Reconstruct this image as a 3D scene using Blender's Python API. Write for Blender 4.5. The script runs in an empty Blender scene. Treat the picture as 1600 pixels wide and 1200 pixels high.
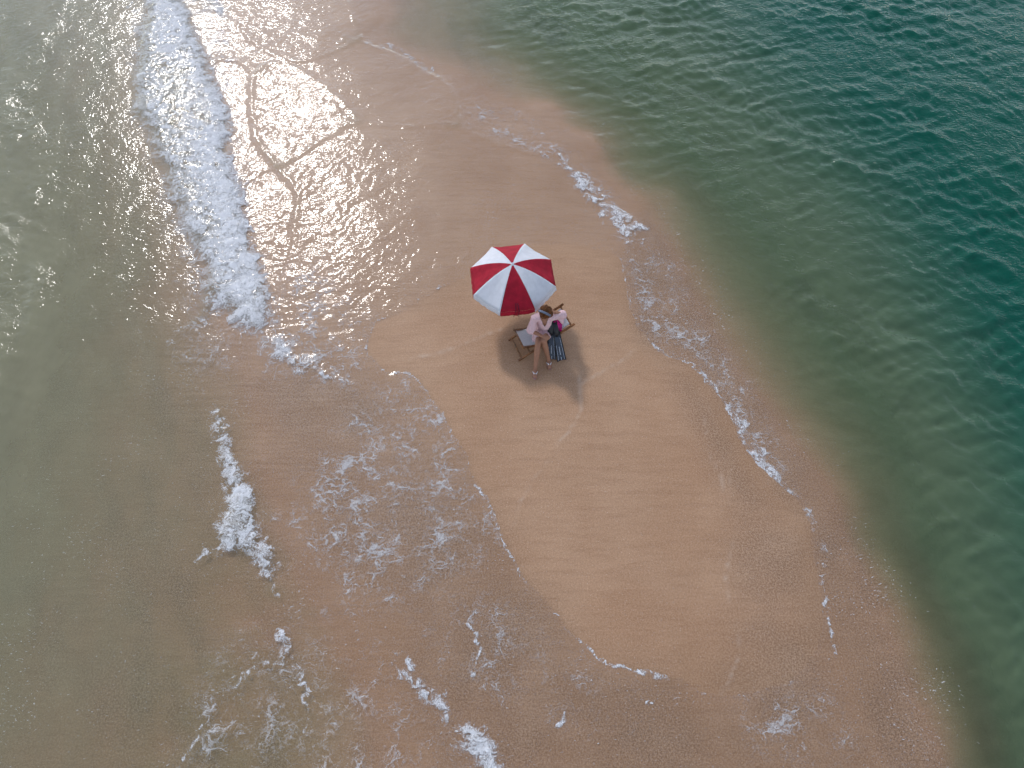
import bpy, bmesh, math, random
import numpy as np
from mathutils import Vector, Matrix

scene = bpy.context.scene
C = scene.collection
R = math.radians
random.seed(7)

# ------------------------------------------------------------------ camera
cam_d = bpy.data.cameras.new('camera')
cam = bpy.data.objects.new('camera', cam_d)
C.objects.link(cam)
cam.location = (0, 0, 11.2)
cam.rotation_euler = (R(30), 0, 0)
cam_d.sensor_width = 36
cam_d.lens = 36 * 1100 / 1600
cam_d.clip_start = 0.1
cam_d.clip_end = 20000
scene.camera = cam

# ------------------------------------------------------------------ sky and sun
SUN_EL, SUN_AZ = 38, 27            # degrees; azimuth to the left of +Y
world = bpy.data.worlds.new('World')
scene.world = world
world.use_nodes = True
wn = world.node_tree.nodes
wl = world.node_tree.links
sky = wn.new('ShaderNodeTexSky')
sky.sky_type = 'NISHITA'
sky.sun_disc = False
sky.sun_elevation = R(SUN_EL)
sky.sun_rotation = R(-SUN_AZ)
sky.air_density = 1.0
sky.dust_density = 0.25
sky.ozone_density = 1.0
bg = wn['Background']
bg.inputs['Strength'].default_value = 0.15
hs = wn.new('ShaderNodeHueSaturation')     # thin high cloud: a paler, greyer sky all round
hs.inputs['Saturation'].default_value = 0.62
wl.new(sky.outputs[0], hs.inputs['Color'])
wl.new(hs.outputs[0], bg.inputs[0])

sun_d = bpy.data.lights.new('sun', 'SUN')
sun_d.energy = 1.2
sun_d.angle = R(6)
sun_d.color = (1.0, 0.96, 0.92)
sun = bpy.data.objects.new('sun', sun_d)
C.objects.link(sun)
sd_ = Vector((-math.sin(R(SUN_AZ)) * math.cos(R(SUN_EL)), math.cos(R(SUN_AZ)) * math.cos(R(SUN_EL)), math.sin(R(SUN_EL))))
sun.rotation_euler = sd_.to_track_quat('Z', 'Y').to_euler()
sun.location = (-10, 20, 25)

vs = scene.view_settings
vs.view_transform = 'Standard'
vs.look = 'None'
vs.exposure = 0.46
vs.gamma = 1.0
scene.cycles.use_denoising = True
scene.cycles.max_bounces = 4
scene.cycles.diffuse_bounces = 2
scene.cycles.glossy_bounces = 2
scene.cycles.transparent_max_bounces = 8
scene.cycles.use_adaptive_sampling = True
scene.cycles.adaptive_threshold = 0.05
scene.cycles.adaptive_min_samples = 16

# ------------------------------------------------------------------ traced shore layout (metres on the ground)
SAND_PTS = [(1.14,6.1,0.3),(2.2,5.09,0.3),(0.6,7.2,0.28),(1.66,3.73,0.28),(1.96,2.42,0.25),(1.84,1.08,0.2),(2.22,0.35,0.17),(-0.45,5.85,0.25),(0.0,2.92,0.2),
    (-1.23,7.81,0.2),(-2.17,7.25,0.15),(0.0,8.88,0.25),(1.3,9.38,0.23),(-1.36,10.63,0.19),(0.0,11.19,0.18),(-2.6,9.42,0.16),(-4.19,9.47,0.06),(-4.17,11.26,0.07),
    (-2.86,12.19,0.15),(-1.46,12.79,0.17),(-3.72,14.84,0.12),(-5.3,13.97,0.045),(-2.33,14.89,0.06),(-3.01,17.29,-0.06),(-1.62,16.25,-0.08),(-0.31,14.98,-0.05),
    (0.77,14.53,-0.09),(1.5,13.62,-0.08),(2.17,12.33,-0.06),(-7.23,15.18,0.0),(-6.66,17.23,0.0),(-4.98,17.19,0.05),(-3.36,17.51,0.0),(-4.2,7.01,0.03),(-2.74,5.78,0.08),
    (-1.66,5.13,0.15),(-2.02,2.94,0.07),(-3.72,4.01,0.0),(-0.97,1.97,0.12),(0.0,1.08,0.13),(-1.37,0.67,0.02),(-2.8,1.09,-0.06),(-3.78,2.46,-0.043199999999999995),
    (-5.3,6.48,-0.043199999999999995),(-6.4,8.7,-0.043199999999999995),(-7.95,12.33,-0.0576),(-9.25,16.23,-0.0648),(-10.93,15.8,-0.15839999999999999),(-9.6,11.43,-0.216),
    (-11.06,11.48,-0.36),(-10.11,8.82,-0.396),(-9.32,6.57,-0.324),(-8.15,7.98,-0.2016),(-7.32,5.22,-0.15839999999999999),(-8.41,4.06,-0.24480000000000002),
    (-6.65,2.97,-0.1296),(-7.65,2.0,-0.17279999999999998),(-6.09,1.1,-0.108),(-4.88,1.99,-0.08639999999999999),(-7.05,0.35,-0.1296),(-4.51,0.35,-0.072),(-6.18,5.21,-0.1152),
    (-5.22,3.48,-0.08639999999999999),(-12.97,16.92,-0.252),(2.62,9.46,0.08),(3.0,8.18,0.06),(3.59,7.0,0.05),(4.5,5.41,0.04),(5.04,4.22,0.045),(5.25,2.45,0.04),
    (5.47,0.67,0.03),(4.02,2.92,0.18),(3.23,1.08,0.17),(4.53,0.67,0.11),(1.44,12.26,0.045),(0.0,13.54,0.03),(2.05,10.7,0.06),(2.8,11.34,-0.06),(3.26,10.41,-0.06),
    (3.65,9.19,-0.06),(4.26,7.33,-0.06),(4.69,6.35,-0.06),(5.18,5.32,-0.06),(5.6,4.25,-0.06),(5.95,2.36,-0.06),(6.08,1.44,-0.06),(6.19,0.27,-0.06),(1.91,12.92,-0.02),
    (0.92,14.13,-0.02),(13.95,18.65,-3.0),(10.08,17.24,-2.4),(6.72,17.24,-1.7),(4.2,17.24,-1.05),(2.5,16.97,-0.8),(0.84,17.24,-0.5),(-0.68,17.77,-0.28),(-2.06,18.19,-0.12),
    (0.0,15.77,-0.12),(11.34,11.48,-2.6),(8.51,11.48,-1.7),(6.38,11.48,-1.05),(4.54,11.48,-0.55),(3.66,11.4,-0.17),(9.56,6.57,-1.9),(7.76,6.57,-1.15),(6.21,6.57,-0.5),
    (5.22,6.53,-0.17),(5.69,5.47,-0.17),(6.38,2.38,-0.16),(5.98,3.5,-0.17),(3.94,10.29,-0.17),(3.02,12.01,-0.2),(8.26,3.0,-1.25),(7.02,3.0,-0.7),(6.38,2.99,-0.24),
    (7.42,0.68,-0.85),(6.86,0.68,-0.35),(6.5,1.45,-0.17),(4.7,7.66,-0.15),(4.19,9.24,-0.16),(5.95,4.27,-0.14)]
DRY = [(-2.63,7.71),(-1.99,8.1),(-1.26,8.57),(-0.7,8.95),(0.0,9.42),(0.79,9.62),(1.63,9.55),(2.18,9.38),(2.23,8.76),(2.29,7.98),(2.42,7.39),(2.86,6.99),(3.41,6.68),
    (3.62,6.27),(3.8,6.12),(3.91,5.38),(4.24,4.68),(4.73,4.14),(4.84,3.81),(4.85,3.23),(4.75,2.62),(4.72,1.96),(4.13,1.42),(3.34,1.21),(2.87,1.16),(2.35,1.47),(1.51,1.6),
    (1.19,1.76),(0.78,2.22),(0.3,2.74),(-0.08,3.41),(-0.32,3.95),(-0.51,4.33),(-0.68,4.79),(-0.95,5.25),(-1.25,5.78),(-1.57,6.3),(-1.88,6.6),(-2.36,6.72),(-2.7,7.17)]
FOAM1 = [(-9.89,19.07),(-9.14,19.07),(-8.31,17.35),(-7.69,16.03),(-7.12,14.8),(-6.67,13.99),(-6.43,12.9),(-6.11,11.88),(-5.74,11.01),(-5.38,9.93),(-4.99,9.08),
    (-4.67,8.41),(-4.62,7.83),(-4.83,7.65),(-5.07,7.65),(-5.41,7.83),(-5.81,8.29),(-5.91,7.86),(-6.25,7.65),(-6.51,7.39),(-6.23,7.98),(-6.18,8.52),(-6.23,9.08),(-6.57,9.67),
    (-6.93,10.28),(-7.39,11.01),(-7.78,11.88),(-8.07,12.48),(-8.48,13.22),(-8.98,13.99),(-9.27,15.04),(-9.56,16.55)]
FOAM1B = [(-4.84,7.71),(-4.38,7.53),(-3.85,7.21),(-3.31,6.79),(-2.73,6.44),(-2.76,6.27),(-3.26,6.35),(-3.74,6.49),(-4.24,6.68),(-4.69,6.87),(-4.81,7.24)]
FOAM2 = [(-5.37,5.91),(-5.19,5.88),(-4.92,5.25),(-4.66,4.89),(-4.49,4.6),(-4.31,4.37),(-4.22,3.97),(-4.02,3.44),(-3.78,3.12),(-3.69,2.74),(-3.88,2.97),(-4.11,3.12),
    (-4.39,3.25),(-4.69,3.44),(-4.87,3.56),(-4.85,3.97),(-4.81,4.31),(-5.04,4.89),(-5.2,5.38)]
FOAM2B = [(-4.7,3.49),(-4.84,3.44),(-5.1,3.23),(-5.29,3.06),(-5.19,3.17),(-4.9,3.25),(-4.6,3.25)]
FOAM3 = [(-3.68,2.1),(-3.37,1.93),(-3.13,1.69),(-3.06,1.42),(-3.11,1.25),(-3.28,1.51),(-3.44,1.78)]
FOAM4 = [(-1.77,1.78),(-1.56,1.71),(-1.39,1.42),(-1.1,1.25),(-0.9,1.0),(-0.85,0.76),(-1.05,0.9),(-1.35,1.18),(-1.6,1.49)]
FOAM5 = [(-0.8,0.79),(-0.59,0.91),(-0.35,0.79),(-0.2,0.6),(-0.11,0.27),(-0.09,-0.04),(-0.33,-0.04),(-0.49,0.35),(-0.67,0.52),(-0.88,0.51),(-0.85,0.67)]
FOAMR1 = [(0.8,12.59),(1.15,12.42),(1.44,11.94),(1.78,11.68),(2.05,11.2),(2.55,10.64),(2.86,10.19),(2.66,9.75),(2.3,9.58),(2.16,10.14),(1.77,10.73),(1.42,11.2),
    (1.24,11.66),(0.97,12.06)]
FOAMR2 = [(3.79,6.22),(3.97,6.01),(4.03,5.63),(4.25,5.25),(4.42,4.83),(4.82,4.15),(4.59,4.26),(4.18,4.7),(3.92,5.18),(3.81,5.69)]
FOAMR3 = [(4.76,4.16),(4.94,4.11),(4.92,3.91),(4.77,3.91)]
FOAMT1 = [(-8.3,18.48),(-7.78,18.48),(-7.5,17.63),(-7.57,17.46),(-7.9,17.74)]
FOAMT2 = [(-3.76,16.76),(-3.09,16.5),(-2.4,15.93),(-1.56,15.09),(-1.71,14.99),(-2.37,15.53),(-3.05,16.08),(-3.65,16.44)]
FRONT1 = [(-9.14,19.07),(-8.31,17.35),(-7.69,16.03),(-7.12,14.8),(-6.67,13.99),(-6.43,12.9),(-6.11,11.88),(-5.74,11.01),(-5.38,9.93),(-4.99,9.08),(-4.67,8.41),
    (-4.62,7.83)]
HOLE1 = [(-9.02,15.73),(-8.1,16.29),(-7.38,15.04),(-6.92,13.99),(-6.86,13.22),(-7.42,13.44),(-8.01,13.55),(-8.54,14.34)]
LACE1 = [(-2.39,6.76),(-1.88,6.65),(-1.53,6.33),(-1.21,5.8),(-0.9,5.28),(-0.63,4.82),(-0.47,4.35),(-0.27,3.97),(-0.04,3.44),(-0.41,3.12),(-1.01,2.92),(-1.57,2.33),
    (-1.99,2.62),(-2.35,2.33),(-2.82,2.92),(-3.38,3.33),(-3.8,3.97),(-3.65,4.42),(-3.32,5.13),(-2.74,5.88),(-2.43,6.27)]
LACE2 = [(-5.04,7.83),(-4.63,9.08),(-4.35,9.75),(-3.6,9.08),(-3.0,8.29),(-2.53,7.24),(-2.78,6.27),(-3.5,6.41),(-4.5,6.82)]
LACE3 = [(2.24,9.38),(2.76,9.67),(3.24,9.25),(3.57,7.83),(4.05,6.96),(4.54,5.75),(4.78,4.65),(4.78,4.14),(4.24,4.71),(3.92,5.44),(3.76,6.21),(3.36,6.71),(2.8,7.01),
    (2.4,7.42),(2.27,8.01),(2.21,8.76)]
LACE4 = [(-1.21,14.11),(-0.3,14.11),(0.88,13.22),(1.83,11.78),(2.58,10.64),(2.77,9.75),(2.36,9.67),(1.65,11.01),(1.13,11.94),(0.58,12.42),(-0.29,12.67),(-0.96,13.22)]
LACE5 = [(-4.51,1.87),(-3.68,2.05),(-3.14,2.33),(-2.31,1.96),(-1.51,1.6),(-0.92,0.91),(-0.09,0.19),(-0.88,0.04),(-2.63,0.04),(-4.73,0.04),(-4.58,0.91)]
LACE6 = [(3.24,1.12),(4.11,1.34),(4.82,1.16),(4.86,0.59),(4.25,0.27),(3.41,0.51)]
LACE7 = [(-6.32,7.53),(-5.61,7.61),(-5.11,7.53),(-5.21,6.82),(-5.89,6.68),(-6.32,7.03)]
LACE8 = [(-1.57,2.33),(-0.8,2.72),(0.3,2.53),(1.14,1.69),(1.88,1.42),(1.83,0.91),(0.46,0.83),(-0.37,1.0),(-1.13,1.42),(-1.53,1.78)]
LACE9 = [(-10.36,18.77),(-7.77,18.77),(-6.43,13.66),(-5.27,9.75),(-4.55,7.83),(-6.02,7.24),(-7.84,11.58),(-9.17,14.11)]
COARSE = [(-5.18,6.68),(-3.93,6.96),(-2.33,6.41),(-1.33,5.13),(-0.63,3.97),(0.0,3.12),(0.95,1.78),(2.77,1.08),(3.72,2.33),(4.98,3.12),(5.01,1.96),(5.27,0.11),
    (-0.87,-0.04),(-1.75,2.15),(-2.42,2.92),(-4.21,5.13)]
COARSE3 = [(2.28,9.42),(2.85,10.64),(3.18,9.93),(3.63,8.76),(4.2,7.17),(4.62,6.21),(5.11,5.13),(5.56,4.08),(5.85,2.24),(6.07,0.11),(5.27,0.11),(4.93,1.25),(4.82,2.62),
    (4.83,3.65),(4.22,4.6),(3.82,5.88),(3.41,6.61),(2.41,7.31)]
COARSE2 = [(2.86,6.96),(3.65,5.88),(4.08,4.42),(4.76,3.54),(4.7,2.33),(3.85,1.96),(3.52,2.92),(3.69,3.97),(3.32,5.13)]
BORE = [[(-5.24,12.0),(-4.61,12.48),(-4.1,13.01),(-3.7,13.33),(-2.95,13.22),(-2.06,13.18),(-1.18,13.22),(-0.58,12.8),(0.0,12.48),(0.72,12.34)],[(-3.59,13.53),
    (-3.93,13.99),(-4.4,14.59),(-4.94,15.14),(-5.35,15.5),(-6.03,15.68),(-6.37,15.31),(-6.36,14.87),(-6.22,14.34),(-6.11,13.57),(-5.89,12.92),(-5.59,12.46),
    (-5.24,12.0)],[(-7.54,17.57),(-6.92,16.95),(-6.53,16.44),(-6.08,15.98),(-5.68,15.68),(-4.97,15.68),(-4.4,15.98),(-3.97,16.44),(-3.88,16.65)],[(-3.88,16.65),
    (-4.07,17.49),(-4.54,18.48)],[(-1.18,13.26),(-1.25,13.88),(-1.31,14.34),(-1.51,14.78),(-2.18,15.31),(-2.82,15.98),(-3.83,16.5)],[(-5.24,12.0),(-4.76,11.39),
    (-4.56,10.64),(-4.58,10.07)],[(-7.92,15.6),(-7.31,15.73),(-6.85,15.83),(-6.37,15.31)],[(-2.63,7.72),(-1.99,8.12),(-1.26,8.58),(-0.7,8.97)],[(-1.9,6.87),(-1.2,7.07),
    (-0.18,7.52)],[(-7.73,14.8),(-7.45,15.63)],[(2.78,11.35),(3.25,10.35),(3.64,9.17),(3.89,8.21),(4.25,7.31),(4.67,6.33),(5.15,5.28),(5.57,4.24),(5.74,3.25),(5.9,2.35),
    (6.03,1.44),(6.1,0.15)],[(2.2,0.15),(2.71,0.67),(3.52,1.16)]]
EDGE = [[(-2.38,6.74),(-1.88,6.63),(-1.56,6.31),(-1.24,5.79),(-0.94,5.26),(-0.67,4.81),(-0.5,4.34),(-0.31,3.96),(-0.07,3.42)],[(0.96,1.96),(1.19,1.75),(1.53,1.59),
    (2.35,1.46),(2.89,1.16)],[(4.87,3.97),(4.96,3.65),(5.0,3.23),(4.79,2.72),(4.84,2.05),(4.88,1.42)],[(-3.59,2.1),(-3.14,1.69),(-3.0,1.25),(-2.95,0.75)],[(-4.69,0.3),
    (-4.47,0.43),(-4.36,0.67),(-4.34,1.08),(-4.21,1.34),(-3.79,1.6),(-3.42,1.69)],[(-0.59,2.33),(-0.54,1.42)],[(2.18,9.38),(2.23,8.76),(2.29,7.98),(2.42,7.39),(2.86,6.99),
    (3.41,6.68),(3.8,6.12)],[(1.84,1.0),(2.04,1.16)],[(0.73,0.91),(0.64,0.75)]]
MARK = [[(1.23,6.54),(1.19,5.63),(0.89,5.25),(0.49,4.71),(0.16,4.08),(0.0,3.65)],[(2.27,7.06),(1.77,6.68),(1.22,6.25)],[(3.38,6.21),(3.33,5.63),(3.4,4.89),(3.53,4.31),
    (3.6,3.65),(3.32,2.92),(3.35,2.43),(3.47,1.96),(3.19,1.42),(2.97,1.21)],[(3.55,6.14),(3.52,5.63),(3.58,5.01),(3.64,4.2)],[(-1.9,6.87),(-1.2,7.07),(-0.18,7.52)]]


def chaikin(pts, n=2):
    for _ in range(n):
        q = [pts[0]]
        for a, b in zip(pts, pts[1:]):
            q += [(a[0] * .75 + b[0] * .25, a[1] * .75 + b[1] * .25), (a[0] * .25 + b[0] * .75, a[1] * .25 + b[1] * .75)]
        pts = q + [pts[-1]]
    return pts
SHORE_R = chaikin(BORE[10], 1)
DRY = chaikin(DRY, 1)
BORE = [chaikin(q) for q in BORE]; EDGE = [chaikin(q) for q in EDGE]; MARK = [chaikin(q) for q in MARK]

# ------------------------------------------------------------------ field helpers
def perlin(x, y, seed=0):
    rs = np.random.RandomState(seed)
    perm = rs.permutation(256)
    ang = rs.rand(256) * 2 * np.pi
    gx, gy = np.cos(ang), np.sin(ang)
    xi = np.floor(x).astype(np.int64); yi = np.floor(y).astype(np.int64)
    xf = x - xi; yf = y - yi
    def g(ix, iy, fx, fy):
        h = perm[(perm[ix & 255] + iy) & 255]
        return gx[h] * fx + gy[h] * fy
    u = xf * xf * xf * (xf * (xf * 6 - 15) + 10)
    v = yf * yf * yf * (yf * (yf * 6 - 15) + 10)
    a = g(xi, yi, xf, yf); b = g(xi + 1, yi, xf - 1, yf)
    c = g(xi, yi + 1, xf, yf - 1); d = g(xi + 1, yi + 1, xf - 1, yf - 1)
    return (a + u * (b - a)) * (1 - v) + (c + u * (d - c)) * v

def fbm(x, y, seed=0, octs=4, gain=0.5):
    s = 0; a = 1.0
    for i in range(octs):
        s = s + a * perlin(x * 2 ** i + 17.3 * i, y * 2 ** i - 9.1 * i, seed + i)
        a *= gain
    return s

def sstep(a, b, x):
    t = np.clip((x - a) / (b - a), 0, 1)
    return t * t * (3 - 2 * t)

def seg_dist(x, y, pts, closed=False, reach=1e9):
    """nearest distance to a polyline, and the side (positive = left of it)"""
    P = np.array(pts, float)
    if closed: P = np.vstack([P, P[:1]])
    D = np.full(x.shape, 1e9); S = np.zeros(x.shape)
    for i in range(len(P) - 1):
        a, b = P[i], P[i + 1]; ab = b - a
        L2 = ab @ ab + 1e-12
        t = np.clip(((x - a[0]) * ab[0] + (y - a[1]) * ab[1]) / L2, 0, 1)
        dx = x - a[0] - t * ab[0]; dy = y - a[1] - t * ab[1]
        d = dx * dx + dy * dy
        m = d < D
        D = np.where(m, d, D)
        S = np.where(m, np.sign(ab[0] * dy - ab[1] * dx), S)
    return np.sqrt(D), S

def near(x, y, pts, pad):
    P = np.array(pts, float)
    return (x > P[:, 0].min() - pad) & (x < P[:, 0].max() + pad) & (y > P[:, 1].min() - pad) & (y < P[:, 1].max() + pad)

def sdf(x, y, pts, pad=1.5):
    """signed distance to a closed outline, positive inside, -pad when far"""
    out = np.full(x.shape, -pad)
    m = near(x, y, pts, pad)
    xs, ys = x[m], y[m]
    d, _ = seg_dist(xs, ys, pts, True)
    P = np.array(pts, float); n = len(P)
    ins = np.zeros(xs.shape, bool)
    for i in range(n):
        x1, y1 = P[i]; x2, y2 = P[(i + 1) % n]
        if y1 == y2: continue
        c = ((y1 > ys) != (y2 > ys)) & (xs < (x2 - x1) * (ys - y1) / (y2 - y1) + x1)
        ins ^= c
    out[m] = np.where(ins, d, np.maximum(-d, -pad))
    return out

def line_field(x, y, pts, pad):
    d = np.full(x.shape, pad); s = np.zeros(x.shape)
    m = near(x, y, pts, pad)
    dd, ss = seg_dist(x[m], y[m], pts)
    d[m] = np.minimum(dd, pad); s[m] = ss
    return d, s

_P = np.array(SAND_PTS)
def _tps(r2):
    return np.where(r2 > 0, r2 * np.log(r2 + 1e-12) * 0.5, 0)
_n = len(_P)
_K = _tps((_P[:, None, 0] - _P[None, :, 0]) ** 2 + (_P[:, None, 1] - _P[None, :, 1]) ** 2) + np.eye(_n) * 0.04
_Q = np.hstack([np.ones((_n, 1)), _P[:, :2]])
_A = np.vstack([np.hstack([_K, _Q]), np.hstack([_Q.T, np.zeros((3, 3))])])
_W = np.linalg.solve(_A, np.concatenate([_P[:, 2], np.zeros(3)]))

def sand_height(x, y):
    xc = np.clip(x, -16, 16); yc = np.clip(y, -3, 22)
    z = np.full(x.shape, _W[_n]) + _W[_n + 1] * xc + _W[_n + 2] * yc
    for i in range(_n):
        z += _W[i] * _tps((xc - _P[i, 0]) ** 2 + (yc - _P[i, 1]) ** 2)
    z = np.clip(z, -3.6, 0.33)
    far = sstep(4, 60, np.maximum(np.maximum(np.abs(x) - 15, y - 21), -4 - y))
    z = z * (1 - far) - 4.0 * far
    z = z + 0.012 * fbm(x * 0.9, y * 0.9, 3, 3) * (1 - far)
    # low ridges left by earlier swashes
    for pl in MARK:
        d, s = line_field(x, y, pl, 0.5)
        z = z + 0.005 * np.exp(-(d / 0.05) ** 2)
    # the sea side of the spit falls away in a short step
    d, sg = line_field(x + 0.12 * fbm(x, y, 15, 3), y, SHORE_R, 3.0)
    z = z - 0.02 * sstep(-0.06, 0.6, d * sg) * sstep(3.0, 1.5, d)
    # ribs on the shallow bed of the left side
    k = sstep(-0.05, -0.15, z) * sstep(-0.6, -0.3, z) * (x < 0)
    z = z + k * 0.007 * np.sin(2 * np.pi * (x * 1.1 + 0.35 * y + 1.2 * fbm(x * .4, y * .4, 8, 2)))
    return z

def grid(xs, ys):
    X, Y = np.meshgrid(xs, ys)
    return X.ravel(), Y.ravel(), len(xs), len(ys)

def quads(nx, ny):
    i = np.arange(nx - 1)[None, :] + np.arange(ny - 1)[:, None] * nx
    i = i.ravel()
    return np.stack([i, i + 1, i + 1 + nx, i + nx], 1)

def mesh_np(name, V, F, mat, attrs=None, smooth=True):
    used = np.zeros(len(V), bool); used[F.ravel()] = True
    remap = np.cumsum(used) - 1
    V = V[used]; F = remap[F]
    me = bpy.data.meshes.new(name)
    me.vertices.add(len(V)); me.vertices.foreach_set('co', V.astype(np.float32).ravel())
    me.loops.add(F.size); me.loops.foreach_set('vertex_index', F.astype(np.int32).ravel())
    me.polygons.add(len(F))
    me.polygons.foreach_set('loop_start', np.arange(0, F.size, F.shape[1], dtype=np.int32))
    me.polygons.foreach_set('loop_total', np.full(len(F), F.shape[1], np.int32))
    me.polygons.foreach_set('use_smooth', np.full(len(F), smooth))
    for k, a in (attrs or {}).items():
        at = me.attributes.new(k, 'FLOAT', 'POINT')
        at.data.foreach_set('value', a[used].astype(np.float32))
    me.update(calc_edges=True)
    me.materials.append(mat)
    o = bpy.data.objects.new(name, me)
    C.objects.link(o)
    return o

# ------------------------------------------------------------------ node helpers
class NT:
    def __init__(s, name, dim='3D'):
        s.dim = dim
        s.m = bpy.data.materials.new(name); s.m.use_nodes = True
        s.t = s.m.node_tree; s.t.nodes.clear()
        s.out = s.n('ShaderNodeOutputMaterial')
    def n(s, kind, **kw):
        nd = s.t.nodes.new(kind)
        for k, v in kw.items(): setattr(nd, k, v)
        return nd
    def put(s, sock, v):
        if hasattr(v, 'links') or isinstance(v, bpy.types.NodeSocket): s.t.links.new(v, sock)
        else: sock.default_value = v
    def math(s, op, a, b=0.0, c=None, clamp=False):
        nd = s.n('ShaderNodeMath', operation=op, use_clamp=clamp)
        s.put(nd.inputs[0], a); s.put(nd.inputs[1], b)
        if c is not None: s.put(nd.inputs[2], c)
        return nd.outputs[0]
    def attr(s, name):
        return s.n('ShaderNodeAttribute', attribute_name=name).outputs['Fac']
    def pos(s):
        return s.n('ShaderNodeNewGeometry').outputs['Position']
    def noise(s, vec, scale, detail=2.0, rough=0.5, color=False):
        nd = s.n('ShaderNodeTexNoise', noise_dimensions=s.dim)
        s.put(nd.inputs['Vector'], vec); nd.inputs['Scale'].default_value = scale
        nd.inputs['Detail'].default_value = detail; nd.inputs['Roughness'].default_value = rough
        return nd.outputs['Color' if color else 'Fac']
    def voro(s, vec, scale, feat='DISTANCE_TO_EDGE'):
        nd = s.n('ShaderNodeTexVoronoi', feature=feat, voronoi_dimensions=s.dim)
        s.put(nd.inputs['Vector'], vec); nd.inputs['Scale'].default_value = scale
        return nd.outputs['Distance']
    def vmath(s, op, a, b=None, scale=None):
        nd = s.n('ShaderNodeVectorMath', operation=op)
        s.put(nd.inputs[0], a)
        if b is not None: s.put(nd.inputs[1], b)
        if scale is not None: s.put(nd.inputs['Scale'], scale)
        return nd.outputs[0]
    def mapping(s, vec, rot=(0, 0, 0), scale=(1, 1, 1)):
        nd = s.n('ShaderNodeMapping')
        s.put(nd.inputs['Vector'], vec); nd.inputs['Rotation'].default_value = rot; nd.inputs['Scale'].default_value = scale
        return nd.outputs[0]
    def ss(s, x, a, b, lo=0.0, hi=1.0):
        nd = s.n('ShaderNodeMapRange', interpolation_type='SMOOTHSTEP')
        s.put(nd.inputs['Value'], x); s.put(nd.inputs['From Min'], a); s.put(nd.inputs['From Max'], b)
        nd.inputs['To Min'].default_value = lo; nd.inputs['To Max'].default_value = hi
        return nd.outputs[0]
    def mix(s, fac, a, b, blend='MIX'):
        nd = s.n('ShaderNodeMix', data_type='RGBA', blend_type=blend)
        s.put(nd.inputs[0], fac); s.put(nd.inputs[6], a); s.put(nd.inputs[7], b)
        return nd.outputs[2]
    def mixsh(s, fac, a, b):
        nd = s.n('ShaderNodeMixShader')
        s.put(nd.inputs[0], fac); s.put(nd.inputs[1], a); s.put(nd.inputs[2], b)
        return nd.outputs[0]
    def bump(s, h, strength, dist, normal=None):
        nd = s.n('ShaderNodeBump')
        s.put(nd.inputs['Height'], h); s.put(nd.inputs['Strength'], strength); nd.inputs['Distance'].default_value = dist
        if normal is not None: s.put(nd.inputs['Normal'], normal)
        return nd.outputs[0]
    def done(s, sh):
        s.put(s.out.inputs['Surface'], sh); return s.m

def rgb(r, g, b): return (r, g, b, 1.0)

# ------------------------------------------------------------------ sand and sea materials
def sand_material():
    t = NT('wet_sand', '2D')
    p = t.pos(); wet = t.attr('wet'); coarse = t.attr('coarse'); mark = t.attr('mark'); weed = t.attr('weed')
    col = t.mix(t.ss(t.noise(p, 0.9, 3), 0.35, 0.65), SAND_A, SAND_B)
    streak = t.noise(t.mapping(p, rot=(0, 0, R(-22)), scale=(0.6, 4.0, 1)), 2.2, 4, 0.6)
    col = t.mix(t.ss(streak, 0.42, 0.75, 0, 0.35), col, SAND_C)
    col = t.mix(t.ss(t.noise(p, 0.35, 3, 0.6), 0.45, 0.72, 0, 0.5), col, rgb(0.41, 0.215, 0.11))
    cz = t.math('MULTIPLY', coarse, t.ss(t.noise(p, 1.6, 4, 0.6), 0.25, 0.6), clamp=True)
    col = t.mix(cz, col, SAND_C)
    g1 = t.noise(p, 34, 3, 0.75)
    g2 = t.noise(p, 95, 2, 0.7)
    gr = t.math('ADD', t.math('MULTIPLY', g1, 0.5), t.math('MULTIPLY', g2, 0.5))
    amp = t.math('MULTIPLY_ADD', coarse, 0.42, 0.26)
    dark = t.ss(gr, 0.36, 0.66)
    col = t.mix(amp, col, t.mix(dark, rgb(0.10, 0.055, 0.035), rgb(0.64, 0.45, 0.31)))
    col = t.mix(t.math('MULTIPLY', mark, 0.5), col, rgb(0.56, 0.42, 0.32))
    fl = t.ss(t.noise(p, 60, 1, 0.5), 0.735, 0.78)
    col = t.mix(t.math('MULTIPLY', fl, 0.55), col, rgb(0.7, 0.62, 0.56))
    col = t.mix(t.math('MULTIPLY', wet, 0.26), col, rgb(0.20, 0.115, 0.045))
    col = t.mix(weed, col, rgb(0.05, 0.045, 0.03))
    b = t.n('ShaderNodeBsdfPrincipled')
    t.put(b.inputs['Base Color'], col)
    rough = t.math('MULTIPLY_ADD', wet, -0.08, 0.52)
    t.put(b.inputs['Roughness'], rough)
    t.put(b.inputs['Specular IOR Level'], t.math('MULTIPLY_ADD', wet, 0.05, 0.22))
    h = t.math('ADD', t.math('MULTIPLY', g1, 0.7), t.math('MULTIPLY', streak, 1.2))
    t.put(b.inputs['Normal'], t.bump(h, 0.35, 0.012))
    return t.done(b.outputs[0])

SAND_A = rgb(0.515, 0.30, 0.172)
SAND_B = rgb(0.475, 0.266, 0.146)
SAND_C = rgb(0.33, 0.165, 0.08)

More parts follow.
